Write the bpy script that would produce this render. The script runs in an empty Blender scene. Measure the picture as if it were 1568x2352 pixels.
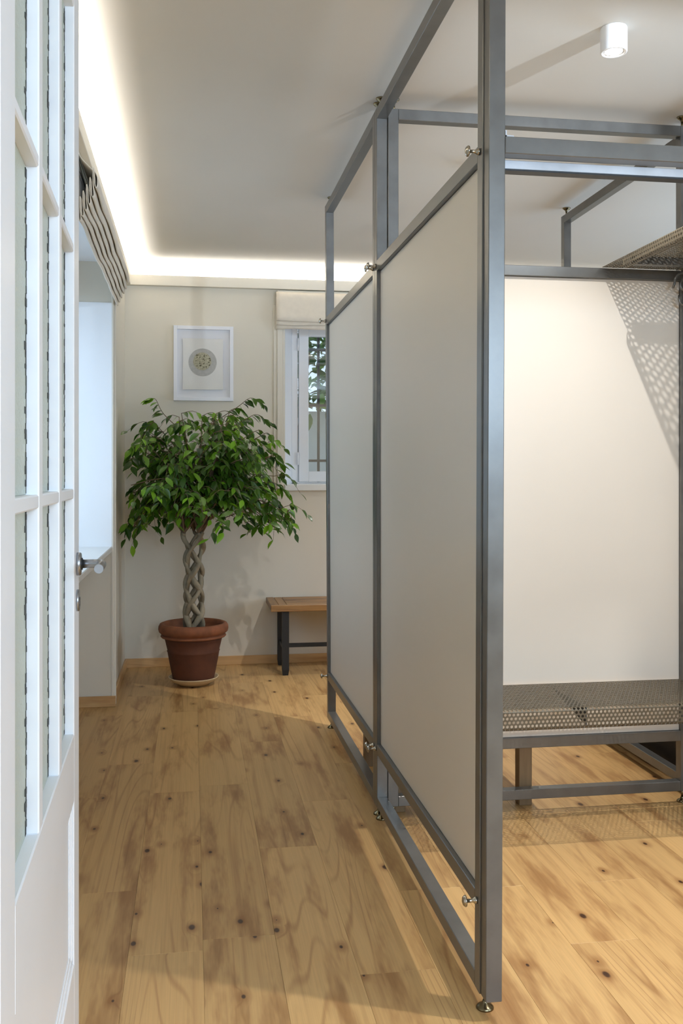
import bpy, math, random
from mathutils import Vector, Matrix

random.seed(7)
scene = bpy.context.scene
COL = scene.collection

# ------------------------------------------------------------------ camera
YAW = 0.154576
FPX, W_IMG, H_IMG, Y_HOR = 2192.5, 1568.0, 2352.0, 1088.1
cam_d = bpy.data.cameras.new('camera')
cam = bpy.data.objects.new('camera', cam_d)
COL.objects.link(cam)
cam.location = (0, 0, 1.295)
cam.rotation_euler = (math.pi / 2, 0, -YAW)
cam_d.sensor_fit = 'VERTICAL'
cam_d.sensor_height = 36.0
cam_d.sensor_width = 24.0
cam_d.lens = FPX / H_IMG * 36.0
cam_d.shift_y = (Y_HOR - H_IMG / 2) / H_IMG
cam_d.clip_start = 0.02
cam_d.clip_end = 200
scene.camera = cam

# ------------------------------------------------------------------ world (overcast daylight)
world = bpy.data.worlds.new('world')
scene.world = world
world.use_nodes = True
bg = world.node_tree.nodes['Background']
bg.inputs['Color'].default_value = (0.70, 0.83, 1.0, 1)
bg.inputs['Strength'].default_value = 1.4

# ------------------------------------------------------------------ colour management
scene.view_settings.view_transform = 'Standard'
scene.view_settings.look = 'None'
scene.view_settings.gamma = 1.0
scene.view_settings.use_curve_mapping = False
scene.view_settings.exposure = -0.15
scene.cycles.use_denoising = True
scene.cycles.max_bounces = 12
scene.cycles.diffuse_bounces = 6
scene.cycles.glossy_bounces = 4
scene.cycles.transparent_max_bounces = 16
scene.cycles.sample_clamp_indirect = 6.0
scene.cycles.caustics_reflective = False
scene.cycles.caustics_refractive = False


def area_light(name, loc, rot, sx, sy, energy=0.0, color=(1, 1, 1), portal=False, parent=None):
    d = bpy.data.lights.new(name, 'AREA')
    d.shape = 'RECTANGLE'
    d.size, d.size_y = sx, sy
    d.energy = energy
    d.color = color
    if portal:
        d.cycles.is_portal = True
    o = bpy.data.objects.new(name, d)
    COL.objects.link(o)
    o.location = loc
    o.rotation_euler = rot
    if parent:
        o.parent = parent
    return o


PI = math.pi
# daylight entering by the windows (left niche, right wall, entrance room) plus an added rear fill and a portal for the small back window
DAY = (0.56, 0.76, 1.0)
area_light('daylight_left', (-0.80, 4.60, 1.56), (0, -PI / 2, 0), 1.15, 1.55, 9.5, DAY)
area_light('daylight_right', (3.78, 4.2, 1.6), (0, PI / 2, 0), 1.4, 2.5, 48.0, DAY)
area_light('daylight_entrance', (3.78, -0.55, 1.84), (0, PI / 2, 0), 1.15, 2.3, 84.0, DAY)
area_light('fill_rear', (1.3, -2.38, 2.0), (PI / 2, 0, 0), 2.2, 0.85, 135.0, DAY)  # added fill at an unseen rear opening, cools and brightens the steel fronts
area_light('portal_back', (1.15, 6.93, 1.78), (-PI / 2, 0, 0), 1.0, 1.15, portal=True)

# ------------------------------------------------------------------ dimensions
XW, YB, ZC = -0.447, 6.52, 2.704          # left wall, back wall, ceiling
XR = 3.80                                  # right wall
YF = 1.17                                  # wall with the doorway
FX0, FX1 = 0.680, 0.720                    # left partition tubes
T = 0.040


def lin(c):
    c = c / 255.0
    return c / 12.92 if c <= 0.04045 else ((c + 0.055) / 1.055) ** 2.4


def rgb(r, g, b):
    return (lin(r), lin(g), lin(b), 1.0)


# ------------------------------------------------------------------ materials
def new_mat(name):
    m = bpy.data.materials.new(name)
    m.use_nodes = True
    nt = m.node_tree
    b = nt.nodes['Principled BSDF']
    return m, nt, b


def N(nt, typ, **kw):
    n = nt.nodes.new(typ)
    for k, v in kw.items():
        setattr(n, k, v)
    return n


def plain(name, col, rough=0.5, metal=0.0, spec=0.5, var=0.04, vscale=12.0, bump=0.0, bscale=200.0, stretch=None, sheen=0.0):
    m, nt, b = new_mat(name)
    tc = N(nt, 'ShaderNodeTexCoord')
    mp = N(nt, 'ShaderNodeMapping')
    if stretch:
        mp.inputs['Scale'].default_value = stretch
    nt.links.new(tc.outputs['Object'], mp.inputs['Vector'])
    no = N(nt, 'ShaderNodeTexNoise')
    no.inputs['Scale'].default_value = vscale
    no.inputs['Detail'].default_value = 4
    nt.links.new(mp.outputs['Vector'], no.inputs['Vector'])
    ramp = N(nt, 'ShaderNodeValToRGB')
    c = col
    ramp.color_ramp.elements[0].position = 0.3
    ramp.color_ramp.elements[1].position = 0.7
    ramp.color_ramp.elements[0].color = tuple(max(0, x * (1 - var)) for x in c[:3]) + (1,)
    ramp.color_ramp.elements[1].color = tuple(min(1, x * (1 + var)) for x in c[:3]) + (1,)
    nt.links.new(no.outputs['Fac'], ramp.inputs['Fac'])
    nt.links.new(ramp.outputs['Color'], b.inputs['Base Color'])
    b.inputs['Roughness'].default_value = rough
    b.inputs['Metallic'].default_value = metal
    b.inputs['Specular IOR Level'].default_value = spec
    if sheen:
        b.inputs['Sheen Weight'].default_value = sheen
    if bump:
        n2 = N(nt, 'ShaderNodeTexNoise')
        n2.inputs['Scale'].default_value = bscale
        n2.inputs['Detail'].default_value = 3
        nt.links.new(mp.outputs['Vector'], n2.inputs['Vector'])
        bp = N(nt, 'ShaderNodeBump')
        bp.inputs['Strength'].default_value = bump
        bp.inputs['Distance'].default_value = 0.002
        nt.links.new(n2.outputs['Fac'], bp.inputs['Height'])
        nt.links.new(bp.outputs['Normal'], b.inputs['Normal'])
    return m


def emissive(name, col, strength):
    m, nt, b = new_mat(name)
    b.inputs['Base Color'].default_value = col
    b.inputs['Emission Color'].default_value = col
    b.inputs['Emission Strength'].default_value = strength
    return m


def wood_mat(name, base, dark, knot, axis='y', scale=1.0, knots=True, rough=0.42, contrast=1.0):
    """pine: long grain along the axis, brown clouds, growth lines and knots"""
    m, nt, b = new_mat(name)
    L = nt.links.new
    tc = N(nt, 'ShaderNodeTexCoord')
    oi = N(nt, 'ShaderNodeObjectInfo')
    off = N(nt, 'ShaderNodeVectorMath', operation='SCALE')
    off.inputs[0].default_value = (37.0, 91.0, 53.0)
    L(oi.outputs['Random'], off.inputs['Scale'])
    add = N(nt, 'ShaderNodeVectorMath', operation='ADD')
    L(tc.outputs['Object'], add.inputs[0])
    L(off.outputs['Vector'], add.inputs[1])

    def mapped(sx, sy, sz):
        mp = N(nt, 'ShaderNodeMapping')
        if axis == 'x':
            sx, sy = sy, sx
        mp.inputs['Scale'].default_value = (sx * scale, sy * scale, sz * scale)
        L(add.outputs['Vector'], mp.inputs['Vector'])
        return mp.outputs['Vector']

    def math_(op, a, c=None, clamp=False):
        n = N(nt, 'ShaderNodeMath', operation=op)
        n.use_clamp = clamp
        for i, v in ((0, a), (1, c)):
            if v is None:
                continue
            if hasattr(v, 'links'):
                L(v, n.inputs[i])
            else:
                n.inputs[i].default_value = v
        return n.outputs[0]

    def noise(vec, sc, det=3, rgh=0.5):
        n = N(nt, 'ShaderNodeTexNoise')
        n.inputs['Scale'].default_value = sc
        n.inputs['Detail'].default_value = det
        n.inputs['Roughness'].default_value = rgh
        L(vec, n.inputs['Vector'])
        return n.outputs['Fac']

    def smooth(v, a, c):
        n = N(nt, 'ShaderNodeMapRange', interpolation_type='SMOOTHSTEP')
        L(v, n.inputs['Value'])
        n.inputs['From Min'].default_value = a
        n.inputs['From Max'].default_value = c
        return n.outputs['Result']

    cloud = smooth(noise(mapped(10.0, 1.5, 10.0), 1.0, 4, 0.62), 0.46, 0.70)
    fine = noise(mapped(240, 3.0, 240), 1.0, 2, 0.6)
    streak = smooth(noise(mapped(30, 0.7, 30), 1.0, 2, 0.5), 0.50, 0.75)
    # growth rings : contours of a stretched noise
    field = noise(mapped(4.2, 0.42, 4.2), 1.0, 1, 0.4)
    if knots:
        vo = N(nt, 'ShaderNodeTexVoronoi', feature='F1', voronoi_dimensions='2D')
        vo.inputs['Scale'].default_value = 1.0
        vo.inputs['Randomness'].default_value = 1.0
        L(mapped(5.2, 2.9, 1), vo.inputs['Vector'])
        sep = N(nt, 'ShaderNodeSeparateColor')
        L(vo.outputs['Color'], sep.inputs['Color'])
        gate = math_('GREATER_THAN', sep.outputs[0], 0.48)
        size = math_('MULTIPLY_ADD', sep.outputs[1], 0.050)
        nt.nodes[-1].inputs[2].default_value = 0.012
        dist = vo.outputs['Distance']
        core = math_('MULTIPLY', math_('SUBTRACT', 1.0, smooth(math_('DIVIDE', dist, size), 0.55, 1.15)), gate)
        halo = math_('MULTIPLY', math_('SUBTRACT', 1.0, smooth(dist, 0.03, 0.22)), gate)
        field = math_('MULTIPLY_ADD', math_('MULTIPLY', halo, noise(mapped(16, 5, 16), 1.0, 2)), 0.06)
        f_in = nt.nodes[-1]
        f2 = noise(mapped(4.6, 0.26, 4.6), 1.0, 1, 0.4)
        L(f2, f_in.inputs[2])
    rings = math_('PINGPONG', math_('MULTIPLY', field, 44.0), 1.0)
    rline = math_('MULTIPLY', math_('SUBTRACT', 1.0, smooth(rings, 0.0, 0.30)),
                  smooth(noise(mapped(6.0, 0.8, 6.0), 1.0, 2, 0.5), 0.42, 0.66))

    def mix(fac, a, c):
        n = N(nt, 'ShaderNodeMix', data_type='RGBA')
        L(fac, n.inputs['Factor'])
        for i, v in ((6, a), (7, c)):
            if hasattr(v, 'links'):
                L(v, n.inputs[i])
            else:
                n.inputs[i].default_value = v
        return n.outputs[2]
    lt = tuple(min(1, x * 1.22) for x in base[:3]) + (1,)
    bd = tuple(x * 0.86 for x in base[:3]) + (1,)
    col = mix(fine, bd, lt)
    col = mix(math_('MULTIPLY', cloud, 0.66 * contrast), col, dark)
    col = mix(math_('MULTIPLY', streak, 0.30 * contrast), col, dark)
    col = mix(math_('MULTIPLY', rline, 0.40 * contrast), col, dark)
    if knots:
        h2 = math_('MULTIPLY', math_('POWER', halo, 2.0), math_('MULTIPLY_ADD', noise(mapped(22, 9, 22), 1.0, 2), 1.5))
        nt.nodes  # keep order
        hm = h2
        col = mix(math_('MULTIPLY', hm, 0.45, True), col, dark)
        col = mix(core, col, knot)
    # small tone change from board to board
    hsv = N(nt, 'ShaderNodeHueSaturation')
    v = math_('MULTIPLY_ADD', oi.outputs['Random'], 0.14)
    nt.nodes[-1].inputs[2].default_value = 0.93
    L(v, hsv.inputs['Value'])
    L(col, hsv.inputs['Color'])
    L(hsv.outputs['Color'], b.inputs['Base Color'])
    b.inputs['Roughness'].default_value = rough
    bp = N(nt, 'ShaderNodeBump')
    bp.inputs['Strength'].default_value = 0.05
    bp.inputs['Distance'].default_value = 0.001
    L(fine, bp.inputs['Height'])
    L(bp.outputs['Normal'], b.inputs['Normal'])
    return m


def thin_glass(name, tint=(0.95, 0.98, 0.97, 1), gloss=0.08):
    m, nt, b = new_mat(name)
    out = nt.nodes['Material Output']
    tr = N(nt, 'ShaderNodeBsdfTransparent')
    tr.inputs['Color'].default_value = tint
    gl = N(nt, 'ShaderNodeBsdfGlossy')
    gl.inputs['Roughness'].default_value = 0.03
    mx = N(nt, 'ShaderNodeMixShader')
    mx.inputs[0].default_value = gloss
    nt.links.new(tr.outputs[0], mx.inputs[1])
    nt.links.new(gl.outputs[0], mx.inputs[2])
    nt.links.new(mx.outputs[0], out.inputs['Surface'])
    return m


def textured_glass(name):
    m, nt, b = new_mat(name)
    tc = N(nt, 'ShaderNodeTexCoord')
    no = N(nt, 'ShaderNodeTexNoise')
    no.inputs['Scale'].default_value = 160
    no.inputs['Detail'].default_value = 3
    nt.links.new(tc.outputs['Object'], no.inputs['Vector'])
    bp = N(nt, 'ShaderNodeBump')
    bp.inputs['Strength'].default_value = 0.8
    bp.inputs['Distance'].default_value = 0.004
    nt.links.new(no.outputs['Fac'], bp.inputs['Height'])
    nt.links.new(bp.outputs['Normal'], b.inputs['Normal'])
    b.inputs['Base Color'].default_value = rgb(200, 206, 190)
    b.inputs['Roughness'].default_value = 0.28
    b.inputs['Transmission Weight'].default_value = 0.18
    b.inputs['IOR'].default_value = 1.3
    return m


def leaf_mat(name, c1, c2):
    m, nt, b = new_mat(name)
    oi = N(nt, 'ShaderNodeObjectInfo')
    tc = N(nt, 'ShaderNodeTexCoord')
    no = N(nt, 'ShaderNodeTexNoise')
    no.inputs['Scale'].default_value = 9.0
    nt.links.new(tc.outputs['Object'], no.inputs['Vector'])
    geo = N(nt, 'ShaderNodeNewGeometry')
    ad = N(nt, 'ShaderNodeMath', operation='ADD')
    nt.links.new(oi.outputs['Random'], ad.inputs[0])
    nt.links.new(geo.outputs['Random Per Island'], ad.inputs[1])
    fr = N(nt, 'ShaderNodeMath', operation='FRACT')
    nt.links.new(ad.outputs[0], fr.inputs[0])
    rp = N(nt, 'ShaderNodeValToRGB')
    e = rp.color_ramp.elements
    e[0].position, e[0].color = 0.0, c1
    e[1].position, e[1].color = 1.0, c2
    mid = e.new(0.72)
    mid.color = tuple(x * 0.7 + y * 0.3 for x, y in zip(c1, c2))
    nt.links.new(fr.outputs[0], rp.inputs['Fac'])
    nt.links.new(rp.outputs['Color'], b.inputs['Base Color'])
    b.inputs['Roughness'].default_value = 0.28
    b.inputs['Specular IOR Level'].default_value = 0.6
    tl = N(nt, 'ShaderNodeBsdfTranslucent')
    hs = N(nt, 'ShaderNodeHueSaturation')
    hs.inputs['Value'].default_value = 1.6
    nt.links.new(rp.outputs['Color'], hs.inputs['Color'])
    nt.links.new(hs.outputs['Color'], tl.inputs['Color'])
    mx = N(nt, 'ShaderNodeMixShader')
    mx.inputs[0].default_value = 0.35
    nt.links.new(b.outputs[0], mx.inputs[1])
    nt.links.new(tl.outputs[0], mx.inputs[2])
    nt.links.new(mx.outputs[0], nt.nodes['Material Output'].inputs['Surface'])
    return m


def steel_mat(name, col, rough, metal=0.85):
    """lacquered raw steel tube with faint drawn streaks and stains"""
    m, nt, b = new_mat(name)
    tc = N(nt, 'ShaderNodeTexCoord')
    no = N(nt, 'ShaderNodeTexNoise')
    no.inputs['Scale'].default_value = 14
    no.inputs['Detail'].default_value = 5
    nt.links.new(tc.outputs['Object'], no.inputs['Vector'])
    rp = N(nt, 'ShaderNodeValToRGB')
    rp.color_ramp.elements[0].position = 0.3
    rp.color_ramp.elements[1].position = 0.75
    rp.color_ramp.elements[0].color = tuple(x * 0.86 for x in col[:3]) + (1,)
    rp.color_ramp.elements[1].color = tuple(min(1, x * 1.1) for x in col[:3]) + (1,)
    nt.links.new(no.outputs['Fac'], rp.inputs['Fac'])
    nt.links.new(rp.outputs['Color'], b.inputs['Base Color'])
    mr = N(nt, 'ShaderNodeMapRange')
    mr.inputs['To Min'].default_value = rough * 0.85
    mr.inputs['To Max'].default_value = rough * 1.2
    nt.links.new(no.outputs['Fac'], mr.inputs['Value'])
    nt.links.new(mr.outputs['Result'], b.inputs['Roughness'])
    b.inputs['Metallic'].default_value = metal
    return m


M = {}
M['wall'] = plain('wall_paint', rgb(220, 213, 198), 0.85, var=0.015, vscale=3, bump=0.10, bscale=260, spec=0.25)
M['ceil'] = plain('ceiling_paint', rgb(218, 214, 206), 0.9, var=0.012, vscale=2, bump=0.08, bscale=260, spec=0.2)
M['trimw'] = plain('trim_paint', rgb(222, 215, 200), 0.45, var=0.015, vscale=5)
M['white'] = plain('white_gloss_paint', rgb(238, 239, 241), 0.38, var=0.012, vscale=5, bump=0.03, bscale=120)
M['sill'] = plain('sill_paint', rgb(232, 232, 230), 0.4, var=0.01)
M['panel'] = plain('white_laminate', rgb(214, 207, 196), 0.38, var=0.008, vscale=2)
M['steel'] = steel_mat('frame_steel', rgb(112, 111, 108), 0.30, 0.55)
M['track'] = steel_mat('track_steel', rgb(200, 202, 206), 0.35, 0.4)
M['perf'] = steel_mat('perforated_steel', rgb(100, 92, 77), 0.42, 0.5)
M['bolt'] = steel_mat('polished_steel', rgb(190, 184, 172), 0.18, 1.0)
M['bronze'] = steel_mat('foot_steel', rgb(120, 108, 82), 0.25, 1.0)
M['nickel'] = steel_mat('satin_nickel', rgb(176, 178, 182), 0.3, 1.0)
M['floor'] = wood_mat('pine_floor', rgb(196, 158, 104), rgb(126, 76, 28), rgb(64, 36, 16), scale=1.15)
M['base'] = wood_mat('baseboard_wood', rgb(206, 166, 114), rgb(170, 122, 70), rgb(90, 60, 30), axis='x', knots=False)
M['basey'] = wood_mat('baseboard_wood_y', rgb(206, 166, 114), rgb(170, 122, 70), rgb(90, 60, 30), axis='y', knots=False)
M['acacia'] = wood_mat('bench_wood', rgb(146, 108, 64), rgb(90, 58, 30), rgb(60, 34, 16), axis='x', knots=False, contrast=1.3)
M['acaciay'] = wood_mat('bench_wood_y', rgb(136, 100, 58), rgb(84, 54, 28), rgb(60, 34, 16), axis='y', knots=False, contrast=1.3)
M['legwood'] = plain('stool_leg_wood', rgb(128, 104, 74), 0.5, var=0.12, vscale=8, stretch=(8, 8, 0.6))
M['black'] = plain('black_lacquer', rgb(28, 29, 30), 0.5, var=0.1)
M['blackbox'] = plain('black_plastic', rgb(14, 14, 15), 0.6, var=0.1)
M['terra'] = plain('terracotta', rgb(86, 46, 25), 0.8, var=0.22, vscale=9, bump=0.3, bscale=90)  # shade on the pot body put into its colour, darker than the rim
M['rim'] = plain('terracotta_rim', rgb(126, 74, 44), 0.8, var=0.25, vscale=14, bump=0.3, bscale=90)
M['saucer'] = plain('saucer_glaze', rgb(200, 176, 138), 0.5, var=0.06)
M['soil'] = plain('soil', rgb(46, 36, 26), 0.95, var=0.4, vscale=60, bump=0.8, bscale=120)
M['bark'] = plain('ficus_bark', rgb(136, 124, 102), 0.75, var=0.28, vscale=30, bump=0.4, bscale=120, stretch=(1, 1, 0.5))
M['twig'] = plain('twig_bark', rgb(104, 84, 60), 0.8, var=0.2, vscale=30)
M['leaf'] = leaf_mat('ficus_leaf', rgb(30, 62, 14), rgb(126, 176, 40))
M['bush'] = leaf_mat('garden_leaf', rgb(40, 78, 22), rgb(120, 170, 60))
M['linen'] = plain('linen_fabric', rgb(224, 214, 198), 0.9, var=0.03, vscale=30, bump=0.25, bscale=700, spec=0.1, sheen=0.2)
M['paper'] = plain('handmade_paper', rgb(226, 224, 220), 0.9, var=0.012, bump=0.3, bscale=300)
M['mat_board'] = plain('mat_board', rgb(228, 228, 232), 0.8, var=0.006)
M['frame_w'] = plain('frame_paint', rgb(236, 236, 240), 0.4, var=0.006)
M['greyring'] = plain('print_grey', rgb(176, 175, 172), 0.9, var=0.08, vscale=60)
M['relief'] = plain('print_relief', rgb(170, 165, 142), 0.8, var=0.35, vscale=90, bump=0.5, bscale=300)
M['relief2'] = plain('print_relief_dark', rgb(92, 88, 66), 0.8, var=0.3, vscale=120)
M['glass'] = thin_glass('window_glass')
M['obscure'] = textured_glass('obscure_glass')
M['iron'] = plain('wrought_iron', rgb(52, 58, 62), 0.5, var=0.1, metal=0.3)
M['plaster'] = plain('garden_plaster', rgb(234, 238, 242), 0.9, var=0.05, vscale=4)
M['gravel'] = plain('garden_gravel', rgb(170, 172, 170), 0.95, var=0.1, vscale=30)
M['lampw'] = plain('lamp_white', rgb(240, 240, 240), 0.35, var=0.005)
M['led'] = emissive('led_diffuser', (1.0, 0.93, 0.82, 1), 18.0)
M['lens'] = emissive('spot_lens', (1.0, 0.95, 0.88, 1), 30.0)
M['lens2'] = emissive('wall_lamp_lens', (0.85, 0.92, 1.0, 1), 20.0)
M['putty'] = plain('dark_glazing_seal', rgb(60, 60, 56), 0.8, var=0.3, vscale=80)


# ------------------------------------------------------------------ mesh helpers
class MB:
    def __init__(s):
        s.v, s.f, s.smooth = [], [], []

    def add(s, verts, faces, smooth=False):
        o = len(s.v)
        s.v += [tuple(p) for p in verts]
        for q in faces:
            s.f.append(tuple(i + o for i in q))
            s.smooth.append(smooth)
        return s

    def box(s, x0, x1, y0, y1, z0, z1, bev=0.0):
        if bev <= 0:
            v = [(x, y, z) for z in (z0, z1) for y in (y0, y1) for x in (x0, x1)]
            f = [(0, 2, 3, 1), (4, 5, 7, 6), (0, 1, 5, 4), (2, 6, 7, 3), (0, 4, 6, 2), (1, 3, 7, 5)]
            return s.add(v, f)
        b = min(bev, (x1 - x0) * .49, (y1 - y0) * .49, (z1 - z0) * .49)
        X, Y, Z = (x0, x1), (y0, y1), (z0, z1)
        v, idx = [], {}
        for i in (0, 1):
            for j in (0, 1):
                for k in (0, 1):
                    sx, sy, sz = (1 if i == 0 else -1), (1 if j == 0 else -1), (1 if k == 0 else -1)
                    for a in range(3):
                        p = [X[i] + sx * b, Y[j] + sy * b, Z[k] + sz * b]
                        p[a] = (X[i], Y[j], Z[k])[a]
                        idx[(i, j, k, a)] = len(v)
                        v.append(tuple(p))
        f = []
        g = idx
        for i in (0, 1):
            q = [g[(i, 0, 0, 0)], g[(i, 1, 0, 0)], g[(i, 1, 1, 0)], g[(i, 0, 1, 0)]]
            f.append(q if i else q[::-1])
            q = [g[(0, i, 0, 1)], g[(1, i, 0, 1)], g[(1, i, 1, 1)], g[(0, i, 1, 1)]]
            f.append(q[::-1] if i else q)
            q = [g[(0, 0, i, 2)], g[(1, 0, i, 2)], g[(1, 1, i, 2)], g[(0, 1, i, 2)]]
            f.append(q if i else q[::-1])
        for j in (0, 1):
            for k in (0, 1):
                q = [g[(0, j, k, 1)], g[(1, j, k, 1)], g[(1, j, k, 2)], g[(0, j, k, 2)]]
                f.append(q if (j == k) == False else q[::-1])
                q = [g[(j, 0, k, 0)], g[(j, 1, k, 0)], g[(j, 1, k, 2)], g[(j, 0, k, 2)]]
                f.append(q if (j == k) else q[::-1])
                q = [g[(j, k, 0, 0)], g[(j, k, 1, 0)], g[(j, k, 1, 1)], g[(j, k, 0, 1)]]
                f.append(q if (j == k) == False else q[::-1])
        for i in (0, 1):
            for j in (0, 1):
                for k in (0, 1):
                    q = [g[(i, j, k, 0)], g[(i, j, k, 1)], g[(i, j, k, 2)]]
                    f.append(q if (i + j + k) % 2 == 1 else q[::-1])
        return s.add(v, f)

    def tube(s, pts, radii, n=10, caps=True, flat=1.0):
        pts = [Vector(p) for p in pts]
        if not hasattr(radii, '__len__'):
            radii = [radii] * len(pts)
        rings = []
        prev = None
        for i, p in enumerate(pts):
            d = (pts[min(i + 1, len(pts) - 1)] - pts[max(i - 1, 0)]).normalized()
            if prev is None:
                a = Vector((0, 0, 1)) if abs(d.z) < 0.9 else Vector((1, 0, 0))
                u = d.cross(a).normalized()
            else:
                u = (prev - d * prev.dot(d)).normalized()
            prev = u
            w = d.cross(u)
            rings.append([p + (u * math.cos(t) + w * math.sin(t) * flat) * radii[i]
                          for t in [2 * PI * k / n for k in range(n)]])
        v = [q for r in rings for q in r]
        f = []
        for i in range(len(pts) - 1):
            for k in range(n):
                f.append((i * n + k, i * n + (k + 1) % n, (i + 1) * n + (k + 1) % n, (i + 1) * n + k))
        s.add(v, f, True)
        if caps:
            o = len(s.v) - len(v)
            s.f.append(tuple(o + k for k in range(n))[::-1]); s.smooth.append(False)
            e = o + (len(pts) - 1) * n
            s.f.append(tuple(e + k for k in range(n))); s.smooth.append(False)
        return s

    def lathe(s, prof, c=(0, 0, 0), n=32, axis='z', caps=True):
        v, f = [], []
        for r, h in prof:
            for k in range(n):
                a = 2 * PI * k / n
                x, y = r * math.cos(a), r * math.sin(a)
                if axis == 'z':
                    p = (x, y, h)
                elif axis == 'x':
                    p = (h, x, y)
                else:
                    p = (x, h, y)
                v.append((p[0] + c[0], p[1] + c[1], p[2] + c[2]))
        m = len(prof)
        for i in range(m - 1):
            for k in range(n):
                f.append((i * n + k, i * n + (k + 1) % n, (i + 1) * n + (k + 1) % n, (i + 1) * n + k))
        if caps:
            f.append(tuple(range(n))[::-1])
            f.append(tuple((m - 1) * n + k for k in range(n)))
        return s.add(v, f, True)

    def prism(s, poly, y0, y1, axis='y'):
        """extrude a closed polygon (list of 2d points) along an axis"""
        n = len(poly)
        v = []
        for y in (y0, y1):
            for a, b in poly:
                v.append((a, y, b) if axis == 'y' else ((y, a, b) if axis == 'x' else (a, b, y)))
        f = [tuple(range(n)), tuple(range(n, 2 * n))[::-1]]
        for i in range(n):
            j = (i + 1) % n
            f.append((i, i + n, j + n, j))
        return s.add(v, f)

    def mesh(s, name, base=(0, 0, 0), warp=None):
        bx, by, bz = base
        vv = s.v
        if warp:
            vv = [warp(p) for p in vv]
        vv = [(p[0] - bx, p[1] - by, p[2] - bz) for p in vv]
        me = bpy.data.meshes.new(name)
        me.from_pydata(vv, [], s.f)
        me.polygons.foreach_set('use_smooth', s.smooth)
        me.update()
        return me


def obj(name, mb, mat, parent=None, base=(0, 0, 0), warp=None, fixn=True):
    """link one mesh object; base = world position of its parent's origin"""
    me = mb.mesh(name, base, warp) if isinstance(mb, MB) else mb
    if fixn and isinstance(mb, MB):
        import bmesh
        bm = bmesh.new()
        bm.from_mesh(me)
        bmesh.ops.recalc_face_normals(bm, faces=bm.faces)
        bm.to_mesh(me)
        bm.free()
    if mat is not None and not me.materials:
        me.materials.append(mat)
    o = bpy.data.objects.new(name, me)
    COL.objects.link(o)
    if parent is not None:
        o.parent = parent
    return o


def tag(o, label=None, cat=None, group=None, kind=None):
    if label:
        o['label'] = label
    if cat:
        o['category'] = cat
    if group:
        o['group'] = group
    if kind:
        o['kind'] = kind
    return o


def thing(name, loc, label, cat, group=None, kind=None):
    o = bpy.data.objects.new(name, None)
    o.empty_display_size = 0.1
    COL.objects.link(o)
    o.location = loc
    return tag(o, label, cat, group, kind)


def struct(name, mb, mat, label):
    return tag(obj(name, mb, mat), label, name.split('_')[0], kind='structure')


def smooth_angle(o, deg=40):
    for p in o.data.polygons:
        p.use_smooth = True
    try:
        o.data.set_sharp_from_angle(angle=math.radians(deg))
    except Exception:
        pass


# ================================================================== STRUCTURE
# ---- floor of planks
fl = tag(obj('floor', MB().box(XW - 0.45, XR, YF, YB, -0.06, -0.0105), M['floor']), 'knotty pale pine plank floor of the room', 'floor', kind='structure')
PW = 0.200
X_SEAM = -0.172   # a long joint
PL = 1.32
seams = {}
plank_meshes = {}


def plank(x0, x1, y0, y1):
    w, l = x1 - x0, y1 - y0
    key = (round(w, 3), round(l, 3))
    g = 0.0002
    if key not in plank_meshes:
        mb = MB().box(-w / 2 + g, w / 2 - g, -l / 2 + g, l / 2 - g, -0.010, 0.0, bev=0.0004)
        me = mb.mesh('plank')
        me.materials.append(M['floor'])
        plank_meshes[key] = me
    o = obj('plank', plank_meshes[key], None, fl)
    o.location = ((x0 + x1) / 2, (y0 + y1) / 2, 0)
    return o


col_i = 0
x = X_SEAM - 4 * PW
end_joint = {0: 3.05, 1: 4.9, 2: 2.6, 3: 4.35, 4: 2.62, 5: 4.0, 6: 3.3, 7: 3.75, 8: 2.9, 9: 4.2, 10: 2.5}
while x < XR - 0.02:
    xa, xb = max(x, XW - 0.45), min(x + PW, XR)
    if xb > xa + 0.01:
        j0 = end_joint.get(col_i, 2.4 + 0.47 * ((col_i * 5) % 3)) % PL
        ys = [YF]
        y = YF + ((j0 - YF) % PL)
        if y < YF + 0.15:
            y += PL
        while y < YB - 0.15:
            ys.append(y)
            y += PL
        ys.append(YB)
        for a, b in zip(ys[:-1], ys[1:]):
            plank(xa, xb, a, b)
    x += PW
    col_i += 1

# ---- ceiling
struct('ceiling', MB().box(XW - 0.45, XR + 0.2, YF, YB + 0.5, ZC, ZC + 0.1), M['ceil'], 'smooth off-white ceiling above the room')

# ---- left wall with the window niche
NY0, NY1, NZT = 3.74, 5.45, 2.478        # niche
XN = -0.86                                # plane of the left window
wl = MB()
wl.box(XN - 0.1, XW, YF - 0.1, NY0, 0, ZC)
wl.box(XN - 0.1, XW, NY1, YB + 0.3, 0, ZC)
wl.box(XN - 0.1, XW, NY0, NY1, NZT, ZC)
wl.box(XN - 0.1, XN + 0.06, NY0, NY1, 0, 0.86)
struct('wall_left', wl, M['wall'], 'cream left wall with a deep window niche reaching the floor')
struct('window_sill', MB().box(XN + 0.03, XW + 0.004, NY0, NY1, 0.860, 0.890, bev=0.004), M['sill'],
       'white window sill board across the niche beside the open door')
bpy.data.objects['window_sill']['category'] = 'sill'

# left window (sash seen only through the glazed door)
w1 = thing('window_1', (XN, NY0, 0.89), 'white casement window deep in the left wall niche', 'window', kind='structure')
B1 = (XN, NY0, 0.89)
fr = MB()
for a, b, c, d in ((NY0, NY0 + .06, .89, NZT), (NY1 - .06, NY1, .89, NZT), (NY0, NY1, .89, .96), (NY0, NY1, 2.16, NZT), ((NY0 + NY1) / 2 - .05, (NY0 + NY1) / 2 + .05, .89, NZT)):
    fr.box(XN - .03, XN + .03, a, b, c, d)
obj('window_frame', fr, M['white'], w1, B1)
obj('pane', MB().box(XN - .004, XN, NY0 + .05, NY1 - .05, .95, 2.17), M['glass'], w1, B1)

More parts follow.
